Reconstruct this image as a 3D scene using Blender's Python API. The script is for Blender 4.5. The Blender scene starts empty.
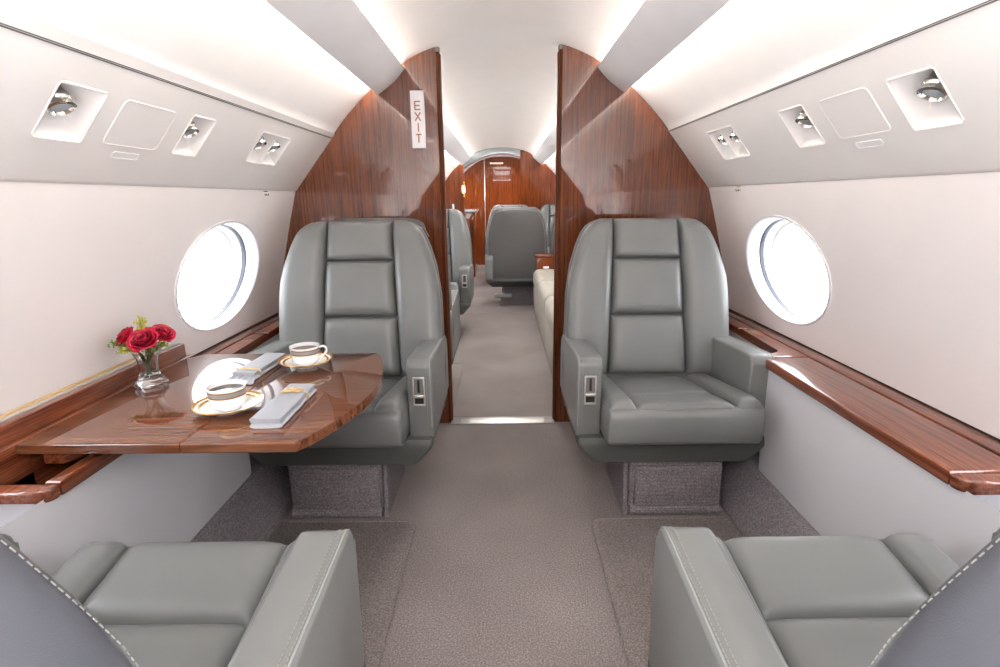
import bpy, bmesh, math, random
from mathutils import Vector, Matrix
random.seed(7)
PI = math.pi
COL = bpy.context.scene.collection
YP, YB, YN = 2.6, 7.85, -1.5          # first bulkhead, far bulkhead, wall behind the camera

# ------------------------------------------------------------------ materials
def srgb(h):
    h = h.lstrip('#'); v = [int(h[i:i+2], 16)/255 for i in (0, 2, 4)]
    return tuple([(c/12.92 if c <= .04045 else ((c+.055)/1.055)**2.4) for c in v] + [1])
def newmat(name):
    m = bpy.data.materials.new(name); m.use_nodes = True
    return m, m.node_tree, m.node_tree.nodes['Principled BSDF']
def setp(b, **k):
    for n, v in k.items():
        b.inputs[n.replace('_', ' ')].default_value = v
def coords(nt, scale=(1, 1, 1)):
    tc = nt.nodes.new('ShaderNodeTexCoord'); mp = nt.nodes.new('ShaderNodeMapping')
    mp.inputs['Scale'].default_value = scale
    nt.links.new(tc.outputs['Object'], mp.inputs['Vector']); return mp.outputs['Vector']
def noise(nt, vec, scale, detail=3, rough=.5, dist=0):
    n = nt.nodes.new('ShaderNodeTexNoise'); n.inputs['Scale'].default_value = scale
    n.inputs['Detail'].default_value = detail; n.inputs['Roughness'].default_value = rough
    n.inputs['Distortion'].default_value = dist
    nt.links.new(vec, n.inputs['Vector']); return n.outputs['Fac']
def ramp(nt, fac, stops):
    r = nt.nodes.new('ShaderNodeValToRGB'); e = r.color_ramp.elements
    while len(e) < len(stops): e.new(.5)
    for i, (p, c) in enumerate(stops):
        e[i].position = p; e[i].color = srgb(c) if isinstance(c, str) else c
    nt.links.new(fac, r.inputs['Fac']); return r.outputs['Color']
def bump(nt, b, h, strength, dist):
    n = nt.nodes.new('ShaderNodeBump'); n.inputs['Strength'].default_value = strength
    n.inputs['Distance'].default_value = dist
    nt.links.new(h, n.inputs['Height']); nt.links.new(n.outputs['Normal'], b.inputs['Normal'])
def mixc(nt, mode, fac, a, b):
    m = nt.nodes.new('ShaderNodeMix'); m.data_type = 'RGBA'; m.blend_type = mode
    m.inputs[0].default_value = fac
    for s, v in ((6, a), (7, b)):
        if isinstance(v, tuple): m.inputs[s].default_value = v
        else: nt.links.new(v, m.inputs[s])
    return m.outputs[2]
def leather(name, c, rough=.42, c2=None):
    m, nt, b = newmat(name)
    v = coords(nt)
    col = ramp(nt, noise(nt, v, 3.5, 3), [(.3, c2 or c), (.7, c)])
    nt.links.new(col, b.inputs['Base Color'])
    setp(b, Roughness=rough); b.inputs['Specular IOR Level'].default_value = .5
    a = noise(nt, v, 800, 2); w = noise(nt, v, 9, 4, .6, .6)
    mm = nt.nodes.new('ShaderNodeMath'); mm.operation = 'MULTIPLY_ADD'
    nt.links.new(w, mm.inputs[0]); mm.inputs[1].default_value = 4; nt.links.new(a, mm.inputs[2])
    bump(nt, b, mm.outputs[0], .22, .0009)
    return m
def wood(name, scale, cols, coat=1.0, rough=.28, dens=1.0, ior=1.7):
    m, nt, b = newmat(name)
    v = coords(nt, scale)
    n1 = noise(nt, v, 1.0*dens, 5, .62, .12)
    n2 = noise(nt, v, 3.6*dens, 3, .6, .05)
    c1 = ramp(nt, n1, [(.30, cols[0]), (.46, cols[1]), (.56, cols[2]), (.72, cols[1])])
    c2 = ramp(nt, n2, [(.36, '#86644f'), (.50, '#f2e6dc'), (.75, '#ffffff')])
    v2 = coords(nt, (1.6, 1.6, 1.6)); big = ramp(nt, noise(nt, v2, 1.5, 2), [(.3, '#d8d0cc'), (.7, '#ffffff')])
    c = mixc(nt, 'MULTIPLY', .6, c1, c2); c = mixc(nt, 'MULTIPLY', .8, c, big)
    nt.links.new(c, b.inputs['Base Color'])
    setp(b, Roughness=rough); b.inputs['Coat Weight'].default_value = coat
    b.inputs['Coat Roughness'].default_value = .015; b.inputs['Coat IOR'].default_value = ior
    b.inputs['Specular IOR Level'].default_value = .1
    return m
def carpet(name, cols, rib=False):
    m, nt, b = newmat(name); v = coords(nt)
    f = noise(nt, v, 210 if not rib else 160, 4, .75)
    g = noise(nt, v, 2.2, 3)
    c = ramp(nt, f, [(.32, cols[0]), (.5, cols[1]), (.68, cols[2])])
    c = mixc(nt, 'MULTIPLY', .6, c, ramp(nt, g, [(.35, '#d9d6d4'), (.65, '#ffffff')]))
    nt.links.new(c, b.inputs['Base Color']); setp(b, Roughness=.95)
    b.inputs['Specular IOR Level'].default_value = .1
    h = f
    if rib:
        w = nt.nodes.new('ShaderNodeTexWave'); w.inputs['Scale'].default_value = 55; w.bands_direction = 'Z'
        w.inputs['Distortion'].default_value = 2.5; w.inputs['Detail Scale'].default_value = 8
        nt.links.new(v, w.inputs['Vector'])
        a = nt.nodes.new('ShaderNodeMath'); a.operation = 'ADD'
        nt.links.new(w.outputs['Fac'], a.inputs[0]); nt.links.new(f, a.inputs[1]); h = a.outputs[0]
    bump(nt, b, h, .9, .004)
    return m
def plain(name, c, rough=.5, metal=0, coat=0, em=None, ems=0, vary=.03):
    m, nt, b = newmat(name)
    base = srgb(c); d = tuple([x*(1-vary) for x in base[:3]] + [1])
    col = ramp(nt, noise(nt, coords(nt), 6, 2), [(.3, d), (.7, base)])
    nt.links.new(col, b.inputs['Base Color'])
    setp(b, Roughness=rough, Metallic=metal); b.inputs['Coat Weight'].default_value = coat
    if em: b.inputs['Emission Color'].default_value = srgb(em); b.inputs['Emission Strength'].default_value = ems
    return m
M = {}
M['white'] = plain('white cabin lining', '#f3f1ef', .42)
M['vault'] = plain('ceiling white', '#f4f3f2', .5)
M['cream'] = plain('window wall cream', '#ece8e8', .38)
M['lower'] = plain('pale grey side panel', '#d2d1d5', .5)
M['panel'] = plain('light panel white', '#f2f2f3', .5)
M['lining'] = plain('window lining white', '#e4e4e6', .35)
M['track'] = plain('grey shade track', '#3c404e', .4)
M['groove'] = plain('grey groove', '#6e6c6a', .5)
M['darkgap'] = plain('dark gap', '#2a1a12', .7)
M['leather'] = leather('grey leather', '#747675', .31, '#6d6f6e')
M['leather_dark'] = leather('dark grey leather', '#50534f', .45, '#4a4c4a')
M['leather_back'] = leather('rear shell leather', '#6a6968', .42, '#6c6b6a')
M['leather_near'] = leather('darkened shell leather', '#5e6067', .40, '#585a61')  # near copy of the shell leather, darkened against the light on it
M['wood_matte'] = wood('satin jamb wood', (95, 95, 2.4), ('#3c1c0c', '#5c3019', '#744021'), coat=0, rough=.5)
M['shelf'] = plain('shaded grey shelf', '#85858a', .6)  # darker grey paints shade onto the cap over the pale side panel
M['stitch'] = plain('pale stitching', '#93948f', .7)
M['piping'] = plain('pale leather piping', '#969995', .45)
M['wood_up'] = wood('glossy rosewood upright', (95, 95, 2.4), ('#431f0e', '#623218', '#7e4422'), ior=1.75)
M['wood_far'] = wood('far rosewood upright', (70, 70, 2), ('#5c280e', '#7c3c18', '#944c20'), ior=1.5)
M['wood_table'] = wood('glossy table wood', (2.0, 85, 25), ('#48261a', '#6c4029', '#865a40'), coat=1.0, rough=.25, ior=1.7)
M['wood_ledge'] = wood('glossy ledge wood', (90, 2.4, 90), ('#4c2214', '#733a24', '#8a5034'))
M['carpet'] = carpet('speckled aisle carpet', ('#6c6461', '#8f8683', '#b7afac'))
M['carpet_dark'] = carpet('woven grey carpet', ('#787075', '#9c9498', '#c2bbbf'), True)
M['chrome'] = plain('chrome', '#d6d4d0', .12, 1)
M['alu'] = plain('satin aluminium', '#dcd8d2', .3, .85)
M['bronze'] = plain('bronze rim', '#9a8272', .3, .8)
M['black'] = plain('black slot', '#141414', .4)
M['porcelain'] = plain('white porcelain', '#f4f3f1', .12, coat=.6)
M['gold'] = plain('gold trim', '#d3a24c', .25, .7)
M['band'] = plain('grey patterned band', '#8d8b90', .35)
M['coffee'] = plain('black coffee', '#2a1309', .06)
M['napkin'] = plain('silver grey napkin', '#a2a6ad', .55)
M['napkin_in'] = plain('pale napkin fold', '#b6bac1', .55)
M['ring'] = plain('champagne bow ring', '#d9b98a', .3, .6)
M['sofa'] = leather('cream divan fabric', '#aea89c', .75, '#a49e92')
M['counter'] = plain('grey countertop', '#b8bfc0', .15, .2)
M['sign'] = plain('white sign plate', '#eceaea', .35)
M['copper'] = plain('copper lettering', '#ab755b', .5)
M['stem'] = plain('green stem', '#5d7a35', .6)
M['leaf'] = plain('leaf green', '#87a24a', .6)
M['goldenrod'] = plain('yellow green blossom', '#c2c23a', .7)
M['rose'] = plain('crimson rose petal', '#c40a3a', .5, vary=.25)
M['rose_in'] = plain('deep rose petal', '#9c062a', .5, vary=.25)
M['header'] = plain('silver arch', '#a8b0b4', .25, .3)
M['led'] = plain('warm cove light', '#fff1e0', .5, em='#fff6ee', ems=24)
M['sconce'] = plain('gold sconce', '#ffd080', .3, em='#ffb050', ems=6)
M['lens'] = plain('lamp lens', '#c9d6da', .08, .3)
def glassmat(name, tint, refl=.06):
    m = bpy.data.materials.new(name); m.use_nodes = True; nt = m.node_tree; nt.nodes.clear()
    o = nt.nodes.new('ShaderNodeOutputMaterial'); t = nt.nodes.new('ShaderNodeBsdfTransparent')
    g = nt.nodes.new('ShaderNodeBsdfGlossy'); mx = nt.nodes.new('ShaderNodeMixShader')
    t.inputs[0].default_value = tint; g.inputs['Roughness'].default_value = .02
    lw = nt.nodes.new('ShaderNodeLayerWeight'); lw.inputs[0].default_value = .12
    nt.links.new(lw.outputs['Fresnel'], mx.inputs[0])
    nt.links.new(t.outputs[0], mx.inputs[1]); nt.links.new(g.outputs[0], mx.inputs[2])
    nt.links.new(mx.outputs[0], o.inputs[0]); return m
M['pane'] = glassmat('window pane', (.97, .98, 1, 1))
def realglass():
    m, nt, b = newmat('crystal glass'); setp(b, Roughness=0.0, IOR=1.46); b.inputs['Transmission Weight'].default_value = 1
    b.inputs['Base Color'].default_value = (.97, .98, .98, 1); return m
M['glass'] = realglass()

# ------------------------------------------------------------------ mesh helpers
def link(name, me, mat, parent=None, loc=None, smooth=None):
    if mat: me.materials.append(M[mat])
    o = bpy.data.objects.new(name, me); COL.objects.link(o)
    if parent: o.parent = parent
    if loc: o.location = loc
    return o
def finish(bm, name, mat, parent=None, loc=None, smooth=True, ang=40, merge=False):
    if merge: bmesh.ops.remove_doubles(bm, verts=bm.verts, dist=1e-5)
    bmesh.ops.recalc_face_normals(bm, faces=bm.faces)
    me = bpy.data.meshes.new(name)
    if smooth:
        for f in bm.faces: f.smooth = True
        for e in bm.edges:
            if len(e.link_faces) == 2 and e.calc_face_angle(0) > math.radians(ang): e.smooth = False
    bm.to_mesh(me); bm.free()
    return link(name, me, mat, parent, loc)
def addgrid(bm, pts, closeu=False, closew=False):
    g = [[bm.verts.new(p) for p in row] for row in pts]
    n, m = len(g), len(g[0])
    for i in range(n if closeu else n-1):
        for j in range(m if closew else m-1):
            try: bm.faces.new((g[i][j], g[(i+1) % n][j], g[(i+1) % n][(j+1) % m], g[i][(j+1) % m]))
            except ValueError: pass
    return g
def addbox(bm, x0, x1, y0, y1, z0, z1, bev=0, seg=3, rot=None):
    t = bmesh.new(); bmesh.ops.create_cube(t, size=1)
    for v in t.verts: v.co = Vector(((x0+x1)/2+v.co.x*(x1-x0), (y0+y1)/2+v.co.y*(y1-y0), (z0+z1)/2+v.co.z*(z1-z0)))
    if bev: bmesh.ops.bevel(t, geom=t.edges[:], offset=bev, segments=seg, profile=.5, affect='EDGES')
    join(bm, t, rot)
def join(bm, t, rot=None):
    mp = {}
    for v in t.verts: mp[v] = bm.verts.new(rot @ v.co if rot else v.co)
    for f in t.faces:
        try: bm.faces.new([mp[v] for v in f.verts])
        except ValueError: pass
    t.free()
def box(name, x0, x1, y0, y1, z0, z1, mat, parent=None, bev=0, seg=3, rot=None, loc=None):
    bm = bmesh.new(); addbox(bm, x0, x1, y0, y1, z0, z1, bev, seg, rot)
    return finish(bm, name, mat, parent, loc, ang=50 if bev else 30)
def addprism(bm, pts, axis, a0, a1, bev=0, seg=3):
    t = bmesh.new()
    def mk(p, a):
        return {'x': (a, p[0], p[1]), 'y': (p[0], a, p[1]), 'z': (p[0], p[1], a)}[axis]
    A = [t.verts.new(mk(p, a0)) for p in pts]; B = [t.verts.new(mk(p, a1)) for p in pts]
    t.faces.new(A); t.faces.new(B[::-1]); n = len(pts)
    for i in range(n): t.faces.new((A[i], B[i], B[(i+1) % n], A[(i+1) % n]))
    if bev:
        es = [e for e in t.edges if (e.verts[0] in A) == (e.verts[1] in A)]
        bmesh.ops.bevel(t, geom=es, offset=bev, segments=seg, profile=.5, affect='EDGES', clamp_overlap=True)
    join(bm, t)
def prism(name, pts, axis, a0, a1, mat, parent=None, bev=0, seg=3, loc=None, ang=40):
    bm = bmesh.new(); addprism(bm, pts, axis, a0, a1, bev, seg)
    return finish(bm, name, mat, parent, loc, ang=ang)
def addtube(bm, path, r, n=8, closed=False, rf=None):
    path = [Vector(p) for p in path]; L = len(path); rows = []
    up = Vector((0, 0, 1))
    for i, p in enumerate(path):
        a = path[(i-1) % L] if closed or i else path[0]; b = path[(i+1) % L] if closed or i < L-1 else path[-1]
        t = (b-a).normalized()
        s = t.cross(up)
        if s.length < .05: s = t.cross(Vector((0, 1, 0)))
        s.normalize(); q = s.cross(t); rr = rf(i/(L-1)) if rf else r
        rows.append([p+s*rr*math.cos(2*PI*k/n)+q*rr*math.sin(2*PI*k/n) for k in range(n)])
    g = addgrid(bm, rows, closeu=closed, closew=True)
    if not closed: bm.faces.new(g[0]); bm.faces.new(g[-1][::-1])
def tube(name, path, r, mat, parent=None, n=8, closed=False, loc=None, rf=None):
    bm = bmesh.new(); addtube(bm, path, r, n, closed, rf); return finish(bm, name, mat, parent, loc, ang=70)
def lathe(name, prof, mat, parent=None, n=40, loc=None, closed=False, ang=50, sx=None):
    bm = bmesh.new()
    rows = []
    for i in range(n):
        a = 2*PI*i/n; k = sx(a) if sx else 1
        rows.append([(r*k*math.cos(a), r*k*math.sin(a), z) for r, z in prof])
    addgrid(bm, rows, closeu=True, closew=closed)
    bmesh.ops.remove_doubles(bm, verts=bm.verts, dist=1e-6)
    return finish(bm, name, mat, parent, loc, ang=ang)
def tag(o, label=None, cat=None, group=None, kind=None):
    if label: o['label'] = label
    if cat: o['category'] = cat
    if group: o['group'] = group
    if kind: o['kind'] = kind
    return o
def empty(name, loc=(0, 0, 0), rz=0):
    o = bpy.data.objects.new(name, None); COL.objects.link(o); o.location = loc; o.rotation_euler = (0, 0, rz)
    o.empty_display_size = .05; return o
def struct(o): o['kind'] = 'structure'; return o
def kids(o): return [c for c in bpy.data.objects if c.parent == o]
def copy_tree(o, parent=None):
    c = o.copy(); COL.objects.link(c)
    if parent: c.parent = parent
    for ch in kids(o): copy_tree(ch, c)
    return c
def edgespace(n, p=.55):
    r = []
    for i in range(n+1):
        t = -1+2*i/n; r.append(math.copysign(1-(1-abs(t))**(1/p), t) if t else 0)
    return r
def pad(name, P, N, T, mat, parent, nu=18, nw=22, eu=5, ew=8, back=.012):
    """soft cushion pad over the patch P(u,w), swelling along N"""
    bm = bmesh.new(); us, ws = edgespace(nu), edgespace(nw)
    def pt(u, w):
        h = ((1-abs(u)**eu)**.5)*((1-abs(w)**ew)**.5)
        return P(u, w)+N(u, w)*T*h
    top = addgrid(bm, [[pt(u, w) for w in ws] for u in us])
    bot = [[None]*(nw+1) for _ in us]
    for i, u in enumerate(us):
        for j, w in enumerate(ws):
            bot[i][j] = bm.verts.new(P(u, w)-N(u, w)*back)
    for i in range(nu):
        for j in range(nw): bm.faces.new((bot[i][j], bot[i][j+1], bot[i+1][j+1], bot[i+1][j]))
    for i in range(nu):
        for j in (0, nw): bm.faces.new((top[i][j], top[i+1][j], bot[i+1][j], bot[i][j]))
    for j in range(nw):
        for i in (0, nu): bm.faces.new((top[i][j], top[i][j+1], bot[i][j+1], bot[i][j]))
    return finish(bm, name, mat, parent, ang=75)
def stitch(name, path, parent, dash=.005, gap=.0028, r=.0008):
    path = [Vector(p) for p in path]; bm = bmesh.new()
    seg = [(path[i+1]-path[i]).length for i in range(len(path)-1)]; tot = sum(seg)
    def at(s):
        for i, l in enumerate(seg):
            if s <= l or i == len(seg)-1: return path[i].lerp(path[i+1], min(1, s/l if l else 0))
            s -= l
    s = 0
    while s+dash < tot:
        addtube(bm, [at(s), at(s+dash)], r, 5); s += dash+gap
    return finish(bm, name, 'stitch', parent)

# ------------------------------------------------------------------ cabin shell
def vz(x): return 1.84-.35*x*x-.85*x**4
def wx(z): return 1.127-.2*(z-.6)-.09*(z-.6)**2
def rngs(a, b, n): return [a+(b-a)*i/n for i in range(n+1)]
def sheet(name, prof, ys, mat, parent=None, thick=0):
    bm = bmesh.new(); addgrid(bm, [[(x, y, z) for x, z in prof] for y in ys])
    return finish(bm, name, mat, parent, ang=30)
YE = 9.6
YS = [YN, 0, YP, 5, YB, YE]
struct(sheet('ceiling', [(x, vz(x)) for x in rngs(-.5, .5, 30)], YS, 'vault'))
struct(box('floor', -1.2, 1.2, YN, YE, -.03, 0, 'carpet'))
tn = 0
for sg in (-1, 1):
    side = 'left' if sg < 0 else 'right'
    # light panel between the two coves (solid, rolled edges)
    prof = []
    for i in range(13):
        t = i/12; x = .432+(.560-.432)*t; z = 1.716+(1.608-1.716)*t
        n = Vector((-.65, -.76)); bul = .008*math.sin(PI*t)
        prof.append((x+n.x*bul, z+n.y*bul))
    back = [(.566, 1.613), (.562, 1.622), (.50, 1.676), (.445, 1.722), (.436, 1.722)]
    pts = [(sg*x, z) for x, z in prof+back]
    for (a, b) in ((YN, YP-.001), (YP+.041, YB)):
        tn += 1; struct(prism('trim_%d' % tn, pts, 'y', a, b, 'panel', ang=50))
    # cove back plate joining vault and side
    struct(sheet('ceiling_cove_'+side, [(sg*.5, vz(.5)+.002), (sg*.515, 1.69), (sg*.53, 1.675), (sg*.545, 1.667)], YS, 'vault'))
    sp = []
    for i in range(11):
        t = i/10; x = .545+(.768-.545)*t; z = 1.667+(1.452-1.667)*t; b = .012*math.sin(PI*t)
        sp.append((sg*(x+b*.7), z+b*.7))
    sp += [(sg*.7702, 1.4432), (sg*.7745, 1.438)]
    ok = struct(sheet('ceiling_side_'+side, sp, YS, 'vault'))
    if sg < 0:
        for v in ok.data.vertices:
            j = v.index % len(sp); wgt = min(1, j/10)**2
            k = .003+.0125*(YP-v.co.y)/1.65 if v.co.y < YP else .003
            v.co.x -= k*.629*wgt; v.co.z -= k*.777*wgt
    # seam groove trim
    tn += 1
    g0, gd, gn = Vector((.770, 1.443)), Vector((.629, -.777)), Vector((-.777, -.629))
    gp = [g0+gd*a_+gn*b_ for a_, b_ in ((0, -.004), (0, .0008), (.0022, .0008), (.0022, -.0004), (.0034, -.0004), (.0034, .0008), (.0062, .0008), (.0062, -.004))]
    ok = struct(prism('trim_%d' % tn, [(sg*p.x, p.y) for p in gp], 'y', YN, YB, 'groove'))
    if sg < 0:                                   # the seam on the left sinks slightly toward the near end
        for v in ok.data.vertices:
            k = .003+.0125*(YP-v.co.y)/1.65 if v.co.y < YP else .003
            v.co.x -= k*.629; v.co.z -= k*.777
    # service panel with openings for lights
    S0, S1 = Vector((.770, 1.443)), Vector((.970, 1.196)); D = (S1-S0).normalized(); NN = Vector((-D.y, D.x))
    if NN.x > 0: NN = -NN                                   # into the cabin
    LS = (S1-S0).length
    def sp3(y, s, d=0, sg=sg, S0=S0, D=D, NN=NN):
        p = S0+D*s+NN*d; return Vector((sg*p.x, y, p.y))
    if sg > 0: holes = [(1.10, 1.222, .082, .203), (1.553, 1.672, .076, .198), (2.005, 2.222, .070, .195)]
    else:      holes = [(1.09, 1.206, .098, .216), (1.535, 1.642, .094, .212), (1.955, 2.192, .086, .204)]
    more = [(h[0]+dy, h[1]+dy, h[2], h[3]) for h in holes for dy in (2.4,)]
    allh = holes+more
    ys = sorted(set([YN, YP, YB]+[v for h in allh for v in h[:2]]))
    ss = sorted(set([0, LS]+[v for h in allh for v in h[2:]]))
    bm = bmesh.new()
    for i in range(len(ys)-1):
        for j in range(len(ss)-1):
            ym, sm = (ys[i]+ys[i+1])/2, (ss[j]+ss[j+1])/2
            if any(h[0] < ym < h[1] and h[2] < sm < h[3] for h in allh): continue
            bm.faces.new([bm.verts.new(sp3(a, b)) for a, b in ((ys[i], ss[j]), (ys[i+1], ss[j]), (ys[i+1], ss[j+1]), (ys[i], ss[j+1]))])
    lip = [(.970, 1.196), (.9745, 1.1905), (.981, 1.188), (.990, 1.188), (.990, 1.200)]
    for i in range(len(ys)-1):
        for j in range(len(lip)-1):
            bm.faces.new([bm.verts.new((sg*lip[jj][0], y, lip[jj][1])) for y, jj in ((ys[i], j), (ys[i+1], j), (ys[i+1], j+1), (ys[i], j+1))])
    struct(finish(bm, 'ceiling_service_'+side, 'white', merge=True, ang=50))
    # reading lights
    def frust(bm, h0, h1, s0, s1, inner, depth):
        ip = [(inner[0], inner[2]), (inner[1], inner[2]), (inner[1], inner[3]), (inner[0], inner[3])]
        op = [(h0, s0), (h1, s0), (h1, s1), (h0, s1)]
        O = [bm.verts.new(sp3(a, b)) for a, b in op]; I = [bm.verts.new(sp3(a, b, -depth)) for a, b in ip]
        for k in range(4):
            bm.faces.new((O[k], O[(k+1) % 4], I[(k+1) % 4])); bm.faces.new((O[k], I[(k+1) % 4], I[k]))
        bm.faces.new(I)
    for hi, (h0, h1, s0, s1) in enumerate(allh):
        hi3 = hi % 3; second = hi >= 3
        c = sp3((h0+h1)/2, (s0+s1)/2)
        t = empty('reading_light', c)
        pos = ['nearest the photo edge', 'between blank panel and twin spotlight', 'closest to the bulkhead'][hi3]
        kind = ['large square recessed reading spotlight', 'small single recessed reading spotlight', 'twin recessed reading spotlight'][hi3]
        if second: tag(t, '%s recessed spotlight in %s service panel beyond the doorway' % (['first', 'second', 'third'][hi3], side), 'light', 'reading lights beyond the doorway')
        else: tag(t, '%s, %s service panel, %s' % (kind, side, pos), 'light', 'recessed reading lights')
        inv = -c
        bm = bmesh.new()
        cells = [(h0, h1)] if hi3 != 2 else [(h0, (h0+h1)/2), ((h0+h1)/2, h1)]
        lamps = []
        for (a, b) in cells:
            w = b-a; inner = (a+.08*w, a+.60*w, s0+.012, s0+.066)
            frust(bm, a, b, s0, s1, inner, .05)
            lamps.append((a+.35*w, s0+.044, min(.028, w*.235)))
        bmesh.ops.translate(bm, verts=bm.verts, vec=inv)
        finish(bm, 'housing', 'white', t, smooth=False)
        bm = bmesh.new()
        rim = [(h0-.004, s0-.004), (h1+.004, s0-.004), (h1+.004, s1+.004), (h0-.004, s1+.004)]
        addtube(bm, [sp3(a, b, .0005)+inv for a, b in [(rim[k][0]*(1-f)+rim[(k+1) % 4][0]*f, rim[k][1]*(1-f)+rim[(k+1) % 4][1]*f) for k in range(4) for f in (.04, .5, .96)]], .0013, 6, closed=True)
        finish(bm, 'bezel', 'white', t)
        for (ly, ls, lr) in lamps:
            ax = Vector((sg*NN.x*.55, -.1, NN.y*.55-.55)).normalized()
            bc = sp3(ly, ls, -.030)+inv
            q = ax.to_track_quat('Z', 'Y').to_matrix().to_4x4(); q.translation = bc
            l = lathe('lamp', [(0, -.012), (lr*.8, -.012), (lr*.86, 0), (lr, .004), (lr, .012), (lr*.9, .015), (lr*.9, .020), (lr*1.02, .021), (lr*1.02, .027), (lr*.8, .029), (lr*.72, .022)], 'chrome', t, n=24)
            l.matrix_local = q
            le = lathe('lens', [(0, .024), (lr*.72, .0225)], 'lens', l, n=24)
    # blank access panel, slot, speaker
    for second in (0, 1):
        dy = 2.4*second
        y0, y1, s0, s1 = ((1.287, 1.477, .077, .197) if sg > 0 else (1.268, 1.460, .096, .214))
        y0 += dy; y1 += dy
        c = sp3((y0+y1)/2, (s0+s1)/2); t = empty('access_panel', c)
        tag(t, ('blank white access panel with slot vent in the %s service panel' % side)+(' beyond the doorway' if second else ''), 'access panel')
        def rrect(a0, a1, b0, b1, r, n=5):
            out = []
            for cx, cy, st in ((a1-r, b1-r, 0), (a0+r, b1-r, 90), (a0+r, b0+r, 180), (a1-r, b0+r, 270)):
                for k in range(n+1):
                    an = math.radians(st+90*k/n); out.append((cx+r*math.cos(an), cy+r*math.sin(an)))
            return out
        for nm, R, d, mt in (('door', rrect(y0, y1, s0, s1, .014), .0014, 'white'), ('slot_vent', rrect((y0+y1)/2-.045, (y0+y1)/2+.05, s1+.017, s1+.034, .006), .0012, 'panel')):
            bm = bmesh.new()
            rings = [(R, 0), (R, d)]
            cx = sum(p[0] for p in R)/len(R); cy = sum(p[1] for p in R)/len(R)
            def shr(R, e): return [(cx+(p[0]-cx)*(1-e/abs(y1-y0)*2), cy+(p[1]-cy)*(1-e/abs(s1-s0)*2)) for p in R]
            rows = [[sp3(a, b, dd)-c for a, b in RR] for RR, dd in ((R, 0), (R, d), (shr(R, .0012), d+.0002), (shr(R, .0022), d-.0006), (shr(R, .003), d-.0006))]
            g = addgrid(bm, rows, closew=True); bm.faces.new(g[-1])
            finish(bm, nm, mt, t, ang=25)
        if not second:
            yc, scn = (.885, .162)
            c = sp3(yc, scn); t = empty('speaker', c); tag(t, 'round flush speaker grille cut by the %s edge of the photo' % side, 'speaker')
            ring = [sp3(yc+.088*math.cos(a), scn+.088*math.sin(a), .001)-c for a in rngs(0, 2*PI, 48)[:-1]]
            tube('rim', ring, .0022, 'bronze', t, 6, closed=True)
            bm = bmesh.new(); bm.faces.new([bm.verts.new(p+Vector((sg*NN.x, 0, NN.y))*.0012) for p in ring]); finish(bm, 'grille', 'panel', t)
    # wall with oval window openings
    WC = [2.01+1.26*k for k in range(-2, 5)]; zc, ry, rz = .873, .295, .198
    bm = bmesh.new()
    Z0, Z1 = .56, 1.2
    def P(y, z, d=0, sg=sg): return Vector((sg*(wx(z)+d), y, z))
    for yc in WC:
        hy = .63; corners = [math.atan2(b, a) % (2*PI) for a, b in ((hy, Z1-zc), (-hy, Z1-zc), (-hy, Z0-zc), (hy, Z0-zc))]
        angs = sorted(set([round(2*PI*k/56, 6) for k in range(56)]+[round(c, 6) for c in corners]))
        rows = []
        for a in angs:
            dx, dz = math.cos(a), math.sin(a)
            k = min(hy/abs(dx) if abs(dx) > 1e-9 else 9, (Z1-zc if dz > 0 else zc-Z0)/abs(dz) if abs(dz) > 1e-9 else 9)
            O = (yc+dx*k, zc+dz*k); E2 = (yc+ry*dx/1, zc+rz*dz)
            rows.append([P(E2[0]*(1-f)+O[0]*f, E2[1]*(1-f)+O[1]*f) for f in (0, .08, .2, .4, .6, .8, 1)])
        addgrid(bm, rows, closeu=True)
    ya, yb = WC[0]-.63, WC[-1]+.63
    for (a, b) in ((YN, ya), (yb, YE)):
        addgrid(bm, [[P(a+(b-a)*i, z) for z in rngs(Z0, Z1, 8)] for i in (0, 1)])
    struct(finish(bm, 'wall_'+side, 'cream', merge=True, ang=60))
    for wi, yc in enumerate(WC):
        t = empty('window_%d' % (wi+1+(7 if sg > 0 else 0)), (sg*wx(zc), yc, zc)); struct(t)
        off = Vector((sg*wx(zc), yc, zc))
        def ring(k, d, n=56):
            return [P(yc+ry*k*math.cos(2*PI*i/n), zc+rz*k*math.sin(2*PI*i/n), d)-off for i in range(n)]
        bm = bmesh.new(); addgrid(bm, [ring(*a) for a in ((1.035, -.001), (1.03, -.005), (1.005, -.005), (.99, .0), (.975, .012), (.965, .045))], closew=True)
        finish(bm, 'lining', 'lining', t, ang=60)
        bm = bmesh.new(); addgrid(bm, [ring(*a) for a in ((.965, .045), (.955, .047), (.95, .056), (.955, .060))], closew=True)
        finish(bm, 'shade_track', 'track', t)
        bm = bmesh.new(); addgrid(bm, [ring(*a) for a in ((.955, .060), (.94, .062), (.93, .090), (.89, .095), (.875, .135))], closew=True)
        finish(bm, 'inner_ring', 'lining', t, ang=40)
        bm = bmesh.new(); bm.faces.new([bm.verts.new(p) for p in ring(.88, .13)]); finish(bm, 'pane', 'pane', t)
    struct(sheet('wall_hull_'+side, [(sg*1.1345, .57), (sg*1.13, .4), (sg*1.10, 0)], [YN, YP, YE], 'darkgap'))
    # lower panels: wide box for the seats, stepping back beside the far chair
    prof = [(.918, .575), (.922, .35), (.930, .17)]
    bm = bmesh.new()
    path = [(YN, 0)]+[(1.745, 0)]+[(1.745+.06*math.sin(a), .06*(1-math.cos(a))) for a in rngs(0, PI/2, 6)[1:]]+[(1.805, .085), (1.81, .098), (1.82, .105), (2.59, .105)]
    if sg > 0 or True:
        addgrid(bm, [[(sg*(x+dx), y, z) for x, z in prof] for y, dx in path])
        addgrid(bm, [[(sg*(x+.09), y, z) for x, z in prof] for y in (2.65, YB)])
    struct(finish(bm, 'wall_lower_'+side, 'lower', merge=True, ang=50))
    bm = bmesh.new()
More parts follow.
